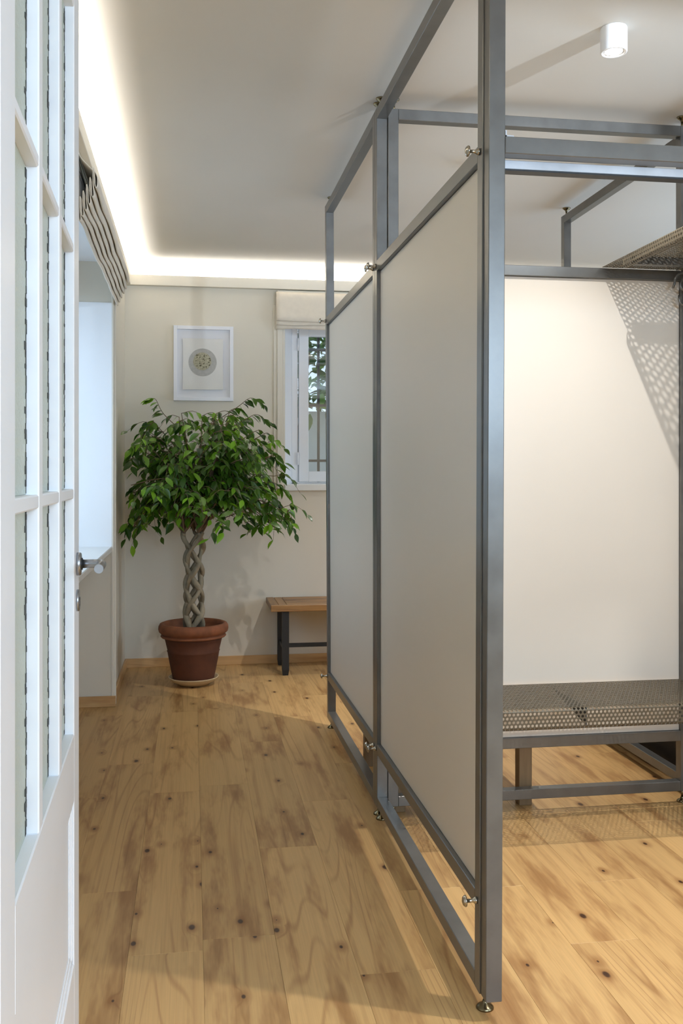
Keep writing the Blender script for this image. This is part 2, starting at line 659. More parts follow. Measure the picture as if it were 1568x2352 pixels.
struct('trim_6', MB().box(XN + .03, XW + .002, NY1 - .0045, NY1 + .001, .89, 2.247).box(XN + .03, XW, NY0, NY1, NZT - .004, NZT + .001), M['white'], 'white facing over the lit part of the left window niche')  # lit jamb set white, shaded jamb left wall-coloured: light put into the colour
# casing round the niche, seen at its far edge
cs = MB()
cs.box(XW - 0.002, XW + 0.012, NY1 - 0.004, NY1 + 0.028, 0.0, 2.50, bev=0.003)
cs.box(XW - 0.002, XW + 0.022, NY1 + 0.026, NY1 + 0.062, 0.0, 2.52, bev=0.004)
cs.box(XW - 0.002, XW + 0.014, NY1 + 0.060, NY1 + 0.105, 0.0, 2.54, bev=0.003)
struct('trim_1', cs, M['trimw'], 'cream moulded casing on the far edge of the window niche')

# ---- back wall with the small window
WX0, WX1, WZ0, WZ1 = 0.625, 1.62, 1.178, 2.40
wb = MB()
wb.box(XW, WX0, YB, YB + 0.45, 0, ZC)
wb.box(WX1, XR + 0.2, YB, YB + 0.45, 0, ZC)
wb.box(WX0, WX1, YB, YB + 0.45, 0, WZ0)
wb.box(WX0, WX1, YB, YB + 0.45, WZ1, ZC)
struct('wall_back', wb, M['wall'], 'cream back wall with the picture and the small barred window')
# splayed white reveal and sill
YG = YB + 0.24
rv = MB()
rv.prism([(WX0 - 0.0, YB - 0.002), (WX0 + 0.070, YG), (WX0 + 0.070, YG + 0.08), (WX0 - 0.0, YG + 0.08)], WZ0, WZ1, axis='z')
rv.prism([(WX1, YB - 0.002), (WX1, YG + 0.08), (WX1 - 0.070, YG + 0.08), (WX1 - 0.070, YG)], WZ0, WZ1, axis='z')
rv.box(WX0, WX1, YB, YG + 0.08, WZ1 - 0.02, WZ1)
struct('trim_2', rv, M['white'], 'white splayed reveal lining the small back window')
sl = MB().box(WX0 - 0.005, WX1 + 0.005, YB - 0.022, YG + 0.06, WZ0, WZ0 + 0.045, bev=0.004)
tag(obj('window_sill', sl, M['sill']), 'white sill board under the small barred back window', 'sill', kind='structure')
w2 = thing('window_2', (WX0 + .07, YG, WZ0 + .045), 'white casement window with iron bars behind it in the back wall', 'window', kind='structure')
B2 = (WX0 + .07, YG, WZ0 + .045)
a0, a1, z0, z1 = WX0 + .070, WX1 - .070, WZ0 + .045, WZ1 - .02
fr = MB()
for q in ((a0, a0 + .044, z0, z1), (a1 - .044, a1, z0, z1), (a0, a1, z0, z0 + .012), (a0, a1, z1 - .05, z1)):
    fr.box(q[0], q[1], YG, YG + .06, q[2], q[3], bev=0.003)
obj('window_frame', fr, M['white'], w2, B2)
mid = (a0 + a1) / 2
for k, (sa, sb) in enumerate(((a0 + .050, mid - .001), (mid + .001, a1 - .050))):
    sh = MB()
    s0, s1 = z0 + .014, z1 - .052
    for q in ((sa, sa + .070, s0, s1), (sb - .070, sb, s0, s1), (sa + .069, sb - .069, s0, s0 + .075), (sa + .069, sb - .069, s1 - .055, s1)):
        sh.box(q[0], q[1], YG - .012, YG + .040, q[2], q[3], bev=0.004)
    so = obj('sash', sh, M['white'], w2, B2)
    obj('pane', MB().box(sa + .066, sb - .066, YG + .012, YG + .016, s0 + .07, s1 - .05), M['glass'], so, B2)
    hg = MB()
    for zz in (s0 + .12, s1 - .16):
        xx = sa - .006 if k == 0 else sb + .006
        hg.tube([(xx, YG - .014, zz), (xx, YG - .014, zz + .09)], .006, 8)
    obj('hinge', hg, M['white'], so, B2)
# moulded casing on the wall round the window
cs = MB()
for (xa, xb, t) in ((WX0 - .080, WX0 - .055, .010), (WX0 - .056, WX0 - .018, .020), (WX0 - .019, WX0 - .001, .012)):
    cs.box(xa, xb, YB - t, YB + .002, WZ0 - .03, WZ1 + .05, bev=0.003)
    xa, xb = 2 * 0 + (WX0 + WX1) - xb, (WX0 + WX1) - xa
    cs.box(xa, xb, YB - t, YB + .002, WZ0 - .03, WZ1 + .05, bev=0.003)
struct('trim_3', cs, M['trimw'], 'cream moulded casing beside the small back window')

# iron grille outside the back window
gr = thing('window_grille', (WX0, YB + .40, WZ0), 'dark iron bar grille outside the small back window', 'grille')
GB = (WX0, YB + .40, WZ0)
gx = .898
while gx < WX1:
    obj('bar', MB().box(gx, gx + .018, YB + .39, YB + .408, WZ0 - .02, WZ1 + .02), M['iron'], gr, GB)
    gx += .20
for zz in (1.381, 1.784, 2.190):
    obj('bar', MB().box(WX0 - .02, WX1 + .02, YB + .386, YB + .412, zz, zz + .018), M['iron'], gr, GB)

# ---- right wall with a window out of view, wall with the doorway, entrance room
wr = MB()
wr.box(XR, XR + .2, YF, 2.9, 0, ZC)
wr.box(XR, XR + .2, 5.5, YB + .3, 0, ZC)
wr.box(XR, XR + .2, 2.9, 5.5, 0, .85)
wr.box(XR, XR + .2, 2.9, 5.5, 2.35, ZC)
struct('wall_right', wr, M['wall'], 'cream right wall of the room with a wide window opening')
wf = MB()
wf.box(-3.0, -0.30, YF - .14, YF, 0, ZC)
wf.box(2.70, XR + .2, YF - .14, YF, 0, ZC)
wf.box(-0.30, 2.70, YF - .14, YF, 2.58, ZC)
struct('wall_front', wf, M['wall'], 'cream wall holding the doorway the view looks through')
we = MB()
we.box(-3.0, -2.9, -2.4, YF - .14, 0, ZC)
we.box(-3.0, 0.15, -2.5, -2.4, 0, ZC)
we.box(2.45, XR + .1, -2.5, -2.4, 0, ZC)
we.box(0.15, 2.45, -2.5, -2.4, 0, 1.55)
we.box(0.15, 2.45, -2.5, -2.4, 2.45, ZC)
we.box(XR, XR + .1, -2.4, -1.75, 0, ZC)
we.box(XR, XR + .1, 0.65, YF - .14, 0, ZC)
we.box(XR, XR + .1, -1.75, 0.65, 0, 1.22)
we.box(XR, XR + .1, -1.75, 0.65, 2.45, ZC)
struct('wall_entrance', we, M['wall'], 'pale walls of the entrance room behind the viewer')
struct('floor_entrance', MB().box(-3.0, XR, -2.4, YF, -.06, -.0005), M['floor'], 'pine floor of the entrance room behind the viewer')
struct('ceiling_entrance', MB().box(-3.0, XR + .1, -2.4, YF - .001, ZC, ZC + .1), M['ceil'], 'white ceiling of the entrance room behind the viewer')

# ---- baseboards
bz = 0.060
tag(obj('baseboard_back', MB().box(XW, XR, YB - .014, YB, 0, bz, bev=.002), M['base']), 'low light wood baseboard along the back wall', 'baseboard', kind='structure')
tag(obj('baseboard_left', MB().box(XW, XW + .014, NY1 + .105, YB - .014, 0, bz, bev=.002), M['basey']), 'low light wood baseboard on the left wall by the corner', 'baseboard', kind='structure')
tag(obj('baseboard_niche', MB().box(XN + .06, XW + .024, NY1 - .014, NY1 - .0045, 0, bz, bev=.002), M['base']), 'low light wood baseboard on the far side of the window niche', 'baseboard', kind='structure')

# ---- cove cornices with light strips
CP, CZ0, CZ1 = 0.040, 2.552, 2.621
c1 = MB()
c1.box(XW, XW + CP - .008, YF, YB, CZ0, CZ0 + .012)
c1.box(XW + CP - .010, XW + CP, YF, YB - CP, CZ0, CZ1, bev=.002)
struct('trim_4', c1, M['trimw'], 'cream cove cornice along the left wall hiding a light strip')
c2 = MB()
c2.box(XW + CP - .01, XR, YB - CP + .008, YB, CZ0, CZ0 + .012)
c2.box(XW + CP - .002, XR, YB - CP, YB - CP + .010, CZ0, CZ1, bev=.002)
struct('trim_5', c2, M['trimw'], 'cream cove cornice along the back wall hiding a light strip')


def led_strip(name, x0, x1, y0, y1, label, energy, lx, ly, lz):
    o = tag(obj(name, MB().box(x0, x1, y0, y1, CZ0 + .012, CZ0 + .018), M['led']), label, 'light strip', 'cove light strips')
    area_light(name + '_light', (lx, ly, lz), (PI, 0, 0), x1 - x0, y1 - y0, energy, (1.0, 0.975, 0.94))
    return o


led_strip('led_strip', XW + .006, XW + .018, YF + .05, YB - .06, 'warm light strip lying in the left wall cornice', 27.0, XW + .012, (YF + YB) / 2, CZ0 + .060)
led_strip('led_strip', XW + .06, XR - .1, YB - .024, YB - .012, 'warm light strip lying in the back wall cornice', 32.0, (XW + XR) / 2, YB - .018, CZ0 + .066)


# ================================================================== PARTITION FRAMES
Z0, Z1 = 0.048, 2.6626
RB = (0.048, 0.0865)      # bottom rail
RL = (0.2445, 0.2850)     # lower rail
RM = (2.0520, 2.0930)     # middle rail
RT = (2.6210, 2.6626)     # top rail


def foot_mb(cx, cy, zf, zt):
    """levelling foot: domed disc against floor or ceiling plus threaded rod"""
    s = 1 if zt > zf else -1
    mb = MB()
    mb.lathe([(.0215, 0), (.0215, .003 * s), (.018, .007 * s), (.008, .013 * s), (.0062, .018 * s), (.0055, .020 * s)], (cx, cy, zf), 20)
    mb.lathe([(.0045, .018 * s), (.0045, zt - zf)], (cx, cy, zf), 10)
    return mb


def bolt_mb(px, py, pz, ax, s):
    """standoff bolt along axis with washer, shaft and domed disc head"""
    pr = [(.0085, 0), (.0085, .004), (.0065, .008), (.0045, .010), (.0045, .024), (.0060, .026), (.0135, .0275), (.0135, .030), (.0100, .0345), (.0040, .0365)]
    return MB().lathe([(r, h * s) for r, h in pr], (px, py, pz), 18, axis=ax)


def frame_unit(name, axis, a0, a1, c0, c1, label, cat, group=None, panel=True, mid=True, warp=None, bolts=None, rails=None, feet=(1, 1)):
    """a welded tube frame standing in a vertical plane.
    axis: 'y' (runs along y, thickness in x) or 'x'."""
    def bx(u0, u1, z0, z1, bev=.0016, d0=None, d1=None):
        d0 = c0 if d0 is None else d0
        d1 = c1 if d1 is None else d1
        return MB().box(d0, d1, u0, u1, z0, z1, bev) if axis == 'y' else MB().box(u0, u1, d0, d1, z0, z1, bev)
    cc = (c0 + c1) / 2
    base = (cc, (a0 + a1) / 2, 0) if axis == 'y' else ((a0 + a1) / 2, cc, 0)
    t = thing(name, base, label, cat, group)
    for u0 in (a0, a1 - T):
        obj('post', bx(u0, u0 + T, Z0, Z1), M['steel'], t, base, warp)
    rl = rails if rails is not None else ([RB, RL, RM, RT] if mid else [RB, RT])
    for z0, z1 in rl:
        obj('rail', bx(a0 + T, a1 - T, z0 + .0004, z1 - .0004), M['steel'], t, base, warp)
    if panel:
        obj('panel', bx(a0 + T + .001, a1 - T - .001, RL[1] + .001, RM[0] - .001, 0, cc - .006, cc + .006), M['panel'], t, base, warp)
    for i, u in enumerate((a0 + .65 * T, a1 - .60 * T)):
        p = (cc, u) if axis == 'y' else (u, cc)
        if feet[i]:
            obj('foot', foot_mb(p[0], p[1], 0.0, Z0 + .002), M['bronze'], t, base)
            obj('foot', foot_mb(p[0], p[1], ZC, Z1 - .002), M['bronze'], t, base)
    if bolts:
        for (u, z, s) in bolts:
            if axis == 'y':
                obj('bolt', bolt_mb(c0 if s < 0 else c1, u, z, 'x', s), M['bolt'], t, base, warp)
    return t


# left partition: two screens standing end to end (slightly out of plumb, as adjustable feet leave them)
S1A, S1B, S2A, S2B = 2.208, 3.541, 3.543, 4.842


def warp1(p):
    x, y, z = p
    k = z / 2.66
    tt = (y - S1A) / (S1B - S1A)
    return (x + (0.0105 * (1 - tt) + (-0.002) * tt) * k - 0.0025 * (1 - tt), y, z)


def warp2(p):
    x, y, z = p
    k = z / 2.66
    tt = (y - S2A) / (S2B - S2A)
    return (x + (-0.002 * (1 - tt) - 0.012 * tt) * k, y, z)


zb_hi, zb_lo = 2.0735, 0.264
frame_unit('partition_screen', 'y', S1A, S1B, FX0, FX1, 'near steel-framed white partition screen facing the corridor', 'partition', 'changing cubicle screens', warp=warp1,
           bolts=[(S1A + .022, zb_hi, -1), (S1B - .022, zb_hi, -1), (S1A + .022, zb_lo, -1), (S1B - .022, zb_lo, -1)])
frame_unit('partition_screen', 'y', S2A, S2B, FX0, FX1, 'farther steel-framed white partition screen facing the corridor, nearer the potted tree', 'partition', 'changing cubicle screens', warp=warp2,
           bolts=[(S2A + .022, zb_hi, -1), (S2B - .022, zb_hi, -1), (S2A + .022, zb_lo, -1), (S2B - .022, zb_lo, -1)])
# right partition, mostly out of view
RX0, RX1 = 1.937, 1.977
frame_unit('partition_screen', 'y', S1A, S1B, RX0, RX1, 'steel-framed partition screen behind the perforated shelf and coat hook', 'partition', 'changing cubicle screens')
frame_unit('partition_screen', 'y', S2A, S2B, RX0, RX1, 'steel-framed partition screen seen above and under the white divider at the right', 'partition', 'changing cubicle screens')
# divider across the cubicle
DY0, DY1 = 3.500, 3.540
DX0, DX1 = 0.7215, 1.934
frame_unit('divider_screen', 'x', DX0, DX1, DY0, DY1, 'steel-framed white divider screen behind the perforated bench', 'partition', 'changing cubicle screens')
# entrance frame with door track


def warp_front(p):
    x, y, z = p
    return (x + 0.0105 * z / 2.66 - 0.0025, y, z)


ff = frame_unit('entrance_frame', 'x', 0.6835, 1.975, 2.168, 2.2075, 'open steel entrance frame with the tall front post and the sliding track', 'frame', 'changing cubicle screens',
                panel=False, rails=[RM, RT], warp=warp_front, feet=(0, 1))
FB = tuple(ff.location)
tk = MB()
tk.box(.735, 1.93, 2.2100, 2.2400, 2.0290, 2.0510, .0015)
obj('track', tk, M['track'], ff, FB)
obj('track_seal', MB().box(.735, 1.93, 2.2085, 2.2385, 2.0250, 2.0288), M['black'], ff, FB)
obj('bracket', MB().box(.731, .752, 2.172, 2.204, 2.0932, 2.0965).box(.731, .7345, 2.172, 2.204, 2.0932, 2.108), M['track'], ff, FB)

# ------------------------------------------------------------------ perforated sheets
def perforated(path, length, pitch=0.015, row=0.0130, r=0.0052, n=8, u0=0.0):
    """sheet bent along path (list of 2d points); returns (u, p, q) verts through map.
    u runs along the length; holes in staggered rows"""
    seg = [0.0]
    for a, b in zip(path[:-1], path[1:]):
        seg.append(seg[-1] + math.hypot(b[0] - a[0], b[1] - a[1]))
    tot = seg[-1]

    def at(s_):
        s_ = min(max(s_, 0), tot)
        for i in range(len(seg) - 1):
            if s_ <= seg[i + 1] or i == len(seg) - 2:
                k = (s_ - seg[i]) / max(1e-9, seg[i + 1] - seg[i])
                return (path[i][0] + (path[i + 1][0] - path[i][0]) * k, path[i][1] + (path[i + 1][1] - path[i][1]) * k)
    rows = int(tot / row)
    rh = tot / rows
    cols = int(length / pitch)
    pw = length / cols
    v, f = [], []

    def put(u, s_):
        p = at(s_)
        v.append((u0 + u, p[0], p[1]))
        return len(v) - 1
    for j in range(rows):
        sA, sB = j * rh, (j + 1) * rh
        odd = j % 2
        starts = [k * pw + (pw / 2 if odd else 0) for k in range(cols - (1 if odd else 0))]
        if odd:
            for ua, ub in ((0, pw / 2), (length - pw / 2, length)):
                f.append((put(ua, sA), put(ub, sA), put(ub, sB), put(ua, sB)))
        for ua in starts:
            ub = ua + pw
            cu, cs_ = (ua + ub) / 2, (sA + sB) / 2
            outer = [(ub, cs_), (ub, sB), (cu, sB), (ua, sB), (ua, cs_), (ua, sA), (cu, sA), (ub, sA)]
            oi = [put(*q) for q in outer]
            ii = [put(cu + r * math.cos(2 * PI * k / n), cs_ + r * math.sin(2 * PI * k / n)) for k in range(n)]
            for k in range(n):
                k2 = (k + 1) % n
                f.append((oi[k], oi[k2], ii[k2], ii[k]))
    return v, f


# bench seat under the divider
SB = (0.79, 3.13, 0)
bt = thing('perforated_bench', (1.25, 3.49, 0), 'perforated steel bench seat fixed to the white divider', 'bench')
BB = tuple(bt.location)
path = [(3.4985, .488), (3.480, .488)]
path += [(3.480 - k * .0865, .488) for k in range(1, 4)] + [(3.140, .488), (3.133, .485), (3.130, .478), (3.130, .424), (3.133, .418), (3.140, .415), (3.152, .415)]
v, f = perforated(path, 1.095, u0=0.79)
so = obj('seat', MB().add(v, f), M['perf'], bt, BB, fixn=False)
md = so.modifiers.new('thickness', 'SOLIDIFY')
md.thickness = 0.0015
for gx in (1.343,):
    g = MB()
    g.prism([(3.134, .4855), (3.134, .424), (3.450, .4855)], gx, gx + .004, axis='x')
    obj('gusset', g, M['iron'], bt, BB)

# hat shelf along the right partition
st = thing('perforated_shelf', (1.94, 2.9, 2.09), 'perforated steel hat shelf fixed high at the right above the coat hook', 'shelf')
SBs = tuple(st.location)
v, f = perforated([(1.565, 2.0950), (1.75, 2.0950), (1.934, 2.0950)], 1.26, u0=2.235)
sh = obj('shelf_sheet', MB().add([(p[1], p[0], p[2]) for p in v], [q[::-1] for q in f]), M['perf'], st, SBs, fixn=False)
sh.modifiers.new('thickness', 'SOLIDIFY').thickness = 0.0015
lip = [(1.565, 2.0945), (1.561, 2.088), (1.561, 2.060), (1.566, 2.052), (1.576, 2.050), (1.584, 2.055)]
v, f = perforated(lip, 1.07, u0=2.235)
lo = obj('lip', MB().add([(p[1], p[0], p[2]) for p in v], f), M['perf'], st, SBs, fixn=False)
lo.modifiers.new('thickness', 'SOLIDIFY').thickness = 0.0015
for yy in (2.34, 3.300):
    obj('support_bar', MB().box(1.590, 1.936, yy, yy + .030, 2.066, 2.0935, .001), M['steel'], st, SBs)

# double coat hook on the right partition
hk = thing('coat_hook', (RX0, 3.462, 2.05), 'bent steel double coat hook beneath the perforated shelf', 'hook')
HB = tuple(hk.location)


def arc(cx, cz, r, a0, a1, n, y):
    return [(cx + r * math.cos(math.radians(a0 + (a1 - a0) * k / n)), y, cz + r * math.sin(math.radians(a0 + (a1 - a0) * k / n))) for k in range(n + 1)]


obj('back_plate', MB().box(RX0 - .004, RX0, 3.447, 3.477, 1.955, 2.071, .001), M['steel'], hk, HB)
obj('hook', MB().tube([(RX0 - .003, 3.462, 2.060)] + arc(1.885, 2.028, .036, 60, 185, 10, 3.462) + [(1.842, 3.462, 2.006)], .0052, 8), M['steel'], hk, HB)
obj('hook', MB().tube([(RX0 - .003, 3.454, 2.05), (1.905, 3.454, 2.052), (1.885, 3.454, 2.045)] + arc(1.890, 2.018, .022, 130, 270, 8, 3.454) + [(1.915, 3.454, 2.002)], .0052, 8), M['steel'], hk, HB)
obj('hook', MB().tube([(RX0 - .003, 3.462, 1.962), (1.905, 3.462, 1.948)] + arc(1.890, 1.962, .022, 270, 180, 6, 3.462) + [(1.868, 3.462, 1.978)], .0052, 8), M['steel'], hk, HB)

hk.location.z += .010
hk.location.x -= .0015

# low stool standing in the second cubicle, only its legs show
sto = thing('wooden_stool', (1.03, 3.885, 0), 'low stool with thick square brown legs behind the white divider', 'stool')
OB = tuple(sto.location)
for lx in (.752, 1.258):
    for ly in (3.572, 4.150):
        obj('leg', MB().box(lx, lx + .052, ly, ly + .050, 0, .42, .002), M['legwood'], sto, OB)
obj('seat', MB().box(.745, 1.318, 3.565, 4.208, .42, .45, .004), M['legwood'], sto, OB)

# black box beyond the right partition
bo = thing('storage_box', (2.35, 4.1, 0), 'black box on the floor seen under the right partition', 'box')
OB = tuple(bo.location)
obj('body', MB().box(2.02, 2.68, 3.55, 4.75, .0, .40, .01), M['blackbox'], bo, OB)
obj('lid', MB().box(2.005, 2.695, 3.535, 4.765, .40, .45, .012), M['blackbox'], bo, OB)


# ================================================================== OPEN GLAZED DOOR
DOX, DOY, DANG = -0.259, 2.267, math.radians(1.68)
dr = thing('door_1', (DOX, DOY, 0), 'open white glazed door with three columns of frosted panes at the left', 'door', kind='structure')
dr.rotation_euler = (0, 0, DANG)
# local: face at x=0 facing +x, leaf runs along -y from 0 to -1.076, thickness to x=-0.042
DW, DT = 1.076, 0.042
PAN = [(.118, .368), (.413, .663), (.708, .958)]
ROWZ = [(.727, 1.240), (1.262, 1.778), (1.797, 2.314)]


def dbox(t0, t1, z0, z1, x0=-DT, x1=0.0, bev=.0025):
    return MB().box(x0, x1, -t1, -t0, z0, z1, bev)


obj('stile', dbox(0, .118, .008, 2.43), M['white'], dr)
obj('stile', dbox(.958, DW, .008, 2.43), M['white'], dr)
obj('rail', dbox(.1175, .9585, 2.314, 2.43), M['white'], dr)
obj('rail', dbox(.1175, .9585, .579, .727), M['white'], dr)
obj('rail', dbox(.1175, .9585, .008, .226), M['white'], dr)
for a, b in ((.368, .413), (.663, .708)):
    obj('muntin', dbox(a, b, .7265, 2.3145, -DT + .004, -.0006), M['white'], dr)
for z0, z1 in ((1.240, 1.262), (1.778, 1.797)):
    for a, b in PAN:
        obj('muntin', dbox(a - .001, b + .001, z0, z1, -DT + .004, -.0012), M['white'], dr)
for a, b in PAN:
    for z0, z1 in ROWZ:
        obj('glass_pane', MB().box(-.0255, -.0205, -b + .0005, -a - .0005, z0 + .0005, z1 - .0005), M['obscure'], dr)
        e = MB()
        rnd = random.Random(int(a * 1000 + z0 * 77))
        zz = z0 + .002
        while zz < z1 - .006:
            h_ = rnd.uniform(.006, .016)
            w_ = rnd.choice([.003, .006, .012, .018]) * rnd.uniform(.6, 1.2)
            e.box(-.0206, -.0206 + rnd.uniform(.0006, .0016), -a - w_, -a + .0002, zz, min(zz + h_, z1 - .002))
            zz += h_
        obj('glazing_seal', e, M['putty'], dr)
# lower panel: recessed field with a stepped moulding
obj('field', MB().box(-.030, -.010, -.9585, -.1175, .2255, .5795), M['white'], dr)
for (i0, x1) in ((0, -.004), (.012, -.007)):
    m_ = MB()
    A, Bp, C0, C1 = .118 + i0, .958 - i0, .226 + i0, .579 - i0
    w_ = .013
    m_.box(-.011, x1, -A - w_, -A, C0, C1, .002).box(-.011, x1, -Bp, -Bp + w_, C0, C1, .002)
    m_.box(-.011, x1, -Bp, -A, C0, C0 + w_, .002).box(-.011, x1, -Bp, -A, C1 - w_, C1, .002)
    obj('moulding', m_, M['white'], dr)
hd = obj('handle', MB().lathe([(.026, .0), (.026, .007), (.0245, .0095), (.0130, .0100)], (0, -.052, 1.092), 32, axis='x'), M['nickel'], dr)
lv = [(.008, -.052, 1.092), (.040, -.052, 1.092), (.049, -.054, 1.092), (.0545, -.060, 1.092), (.056, -.070, 1.092), (.056, -.178, 1.092)]
obj('lever', MB().tube(lv, .0098, 16), M['nickel'], hd)
obj('lever_stop', MB().lathe([(.0135, .009), (.0135, .0125), (.0100, .0128)], (0, -.052, 1.092), 24, axis='x'), M['black'], hd)
ks = obj('keyhole_plate', MB().lathe([(.0245, .0), (.0245, .0045), (.0230, .0060), (.003, .0062)], (0, -.052, 1.010), 32, axis='x'), M['nickel'], dr)
obj('keyhole', MB().lathe([(.004, .0058), (.004, .0068)], (0, -.052, 1.014), 12, axis='x').box(.0058, .0068, -.0535, -.0505, .998, 1.013), M['black'], ks)


# ================================================================== BLINDS
def catmull(pts, n=6):
    P = [Vector(p) for p in pts]
    out = []
    for i in range(len(P) - 1):
        p0, p1, p2, p3 = P[max(i - 1, 0)], P[i], P[i + 1], P[min(i + 2, len(P) - 1)]
        for k in range(n):
            t = k / n
            out.append(0.5 * ((2 * p1) + (-p0 + p2) * t + (2 * p0 - 5 * p1 + 4 * p2 - p3) * t * t + (-p0 + 3 * p1 - 3 * p2 + p3) * t ** 3))
    out.append(P[-1])
    return out


def blind_mesh(prof, u0, u1, nu, place, wob, seed):
    rnd = random.Random(seed)
    ph = [rnd.uniform(0, 6.28) for _ in range(6)]
    mb = MB()
    v, f = [], []
    npf = len(prof)
    for i in range(nu + 1):
        u = u0 + (u1 - u0) * i / nu
        for j, p in enumerate(prof):
            q = j / npf
            w1_ = math.sin(u * 7.1 + ph[0] + q * 5) * wob + math.sin(u * 17.3 + ph[1] + q * 9) * wob * .5
            w2_ = math.sin(u * 9.7 + ph[2] + q * 7) * wob + math.sin(u * 23 + ph[3] - q * 8) * wob * .4
            v.append(place(u, p[0] + w1_ * min(1, q * 6), p[1] + w2_ * min(1, q * 6)))
    for i in range(nu):
        for j in range(npf - 1):
            a = i * npf + j
            f.append((a, a + 1, a + npf + 1, a + npf))
    mb.add(v, f, True)
    return mb


# left blind: offsets from wall (d, z)
prof_l = [(.010, 2.549), (.017, 2.515), (.036, 2.475), (.068, 2.440)]
d_l = .094
for zb2 in (2.362, 2.326, 2.300, 2.277, 2.255, 2.236):
    prof_l += [(d_l, zb2 + .050), (d_l + .003, zb2 + .010), (d_l - .003, zb2), (d_l - .0085, zb2 + .012), (d_l - .0100, zb2 + .055), (d_l - .0118, zb2 + .072)]
    d_l -= .0120
prof_l += [(.018, 2.35), (.014, 2.48)]
pl = catmull([(a, 0, b) for a, b in prof_l], 4)
pl = [(p.x, p.z) for p in pl]
rb1 = thing('roman_blind', (XW, 4.56, 2.5), 'cream linen roman blind gathered in folds over the left niche', 'blind', 'roman blinds')
b_ = obj('fabric', blind_mesh(pl, 3.66, 5.47, 60, lambda u, d, z: (XW + d, u, z), .0022, 3), M['linen'], rb1, tuple(rb1.location))
b_.modifiers.new('thickness', 'SOLIDIFY').thickness = .0022
obj('head_rail', MB().box(XW, XW + .010, 3.67, 5.46, 2.515, 2.548, .002), M['trimw'], rb1, tuple(rb1.location))
obj('rod', MB().tube([(XW + .030, 3.68, 2.425), (XW + .030, 5.45, 2.425)], .003, 6), M['black'], rb1, tuple(rb1.location))

prof_b = [(.010, 2.535), (.040, 2.530), (.058, 2.500), (.066, 2.44), (.074, 2.39), (.082, 2.350), (.076, 2.330), (.062, 2.338), (.056, 2.40), (.051, 2.42), (.056, 2.36), (.064, 2.318), (.057, 2.305), (.046, 2.315),
          (.041, 2.38), (.037, 2.39), (.040, 2.33), (.046, 2.296), (.040, 2.283), (.030, 2.29), (.025, 2.40), (.018, 2.50)]
pb = catmull([(a, 0, b) for a, b in prof_b], 4)
pb = [(p.x, p.z) for p in pb]
rb2 = thing('roman_blind', (1.12, YB, 2.5), 'cream linen roman blind pulled up above the small back window', 'blind', 'roman blinds')
b_ = obj('fabric', blind_mesh(pb, .560, 1.69, 40, lambda u, d, z: (u, YB - d, z), .0030, 9), M['linen'], rb2, tuple(rb2.location))
b_.modifiers.new('thickness', 'SOLIDIFY').thickness = .0022
obj('head_rail', MB().box(.57, 1.68, YB - .03, YB, 2.50, 2.545, .003), M['trimw'], rb2, tuple(rb2.location))

# ================================================================== PICTURE
px0, px1, pz0, pz1 = -.127, .272, 1.786, 2.290
pc = thing('picture_frame', ((px0 + px1) / 2, YB, pz0), 'white box frame holding pale paper with a round grey print', 'picture')
PB = tuple(pc.location)
fw, fd = .024, .030
f_ = MB()
f_.box(px0, px0 + fw, YB - fd, YB - .001, pz0, pz1, .0015)
f_.box(px1 - fw, px1, YB - fd, YB - .001, pz0, pz1, .0015)
f_.box(px0 + fw, px1 - fw, YB - fd, YB - .001, pz0, pz0 + fw, .0015)
f_.box(px0 + fw, px1 - fw, YB - fd, YB - .001, pz1 - fw, pz1, .0015)
obj('frame', f_, M['frame_w'], pc, PB)
obj('mat_board', MB().box(px0 + fw, px1 - fw, YB - .010, YB - .002, pz0 + fw, pz1 - fw), M['mat_board'], pc, PB)
# deckle-edged sheet floating on the board
rnd = random.Random(4)
qx0, qx1, qz0, qz1 = -.066, .203, 1.862, 2.206
poly = []
for (ax, az, bx_, bz_) in ((qx0, qz0, qx1, qz0), (qx1, qz0, qx1, qz1), (qx1, qz1, qx0, qz1), (qx0, qz1, qx0, qz0)):
    for k in range(22):
        t_ = k / 22
        poly.append((ax + (bx_ - ax) * t_ + rnd.uniform(-.0016, .0016), az + (bz_ - az) * t_ + rnd.uniform(-.0016, .0016)))
ps = obj('paper', MB().prism(poly, YB - .0205, YB - .0175), M['paper'], pc, PB)
ccx, ccz = .066, 2.045


def disc_poly(cx, cz, r, n=40, jit=0.0):
    return [(cx + (r + rnd.uniform(-jit, jit)) * math.cos(2 * PI * k / n), cz + (r + rnd.uniform(-jit, jit)) * math.sin(2 * PI * k / n)) for k in range(n)]


obj('grey_disc', MB().prism(disc_poly(ccx, ccz, .094), YB - .0213, YB - .0204), M['greyring'], ps, PB)
obj('relief', MB().prism(disc_poly(ccx - .002, ccz + .008, .060, 30, .002), YB - .0226, YB - .0212), M['relief'], ps, PB)
rl_ = MB()
for k in range(26):
    a = rnd.uniform(0, 2 * PI)
    rr = rnd.choice([rnd.uniform(.045, .056), rnd.uniform(.010, .05)])
    rl_.prism(disc_poly(ccx - .002 + rr * math.cos(a), ccz + .008 + rr * math.sin(a), rnd.uniform(.0025, .0060), 7, .001), YB - .0230, YB - .0225)
obj('relief_marks', rl_, M['relief2'], ps, PB)['kind'] = 'stuff'

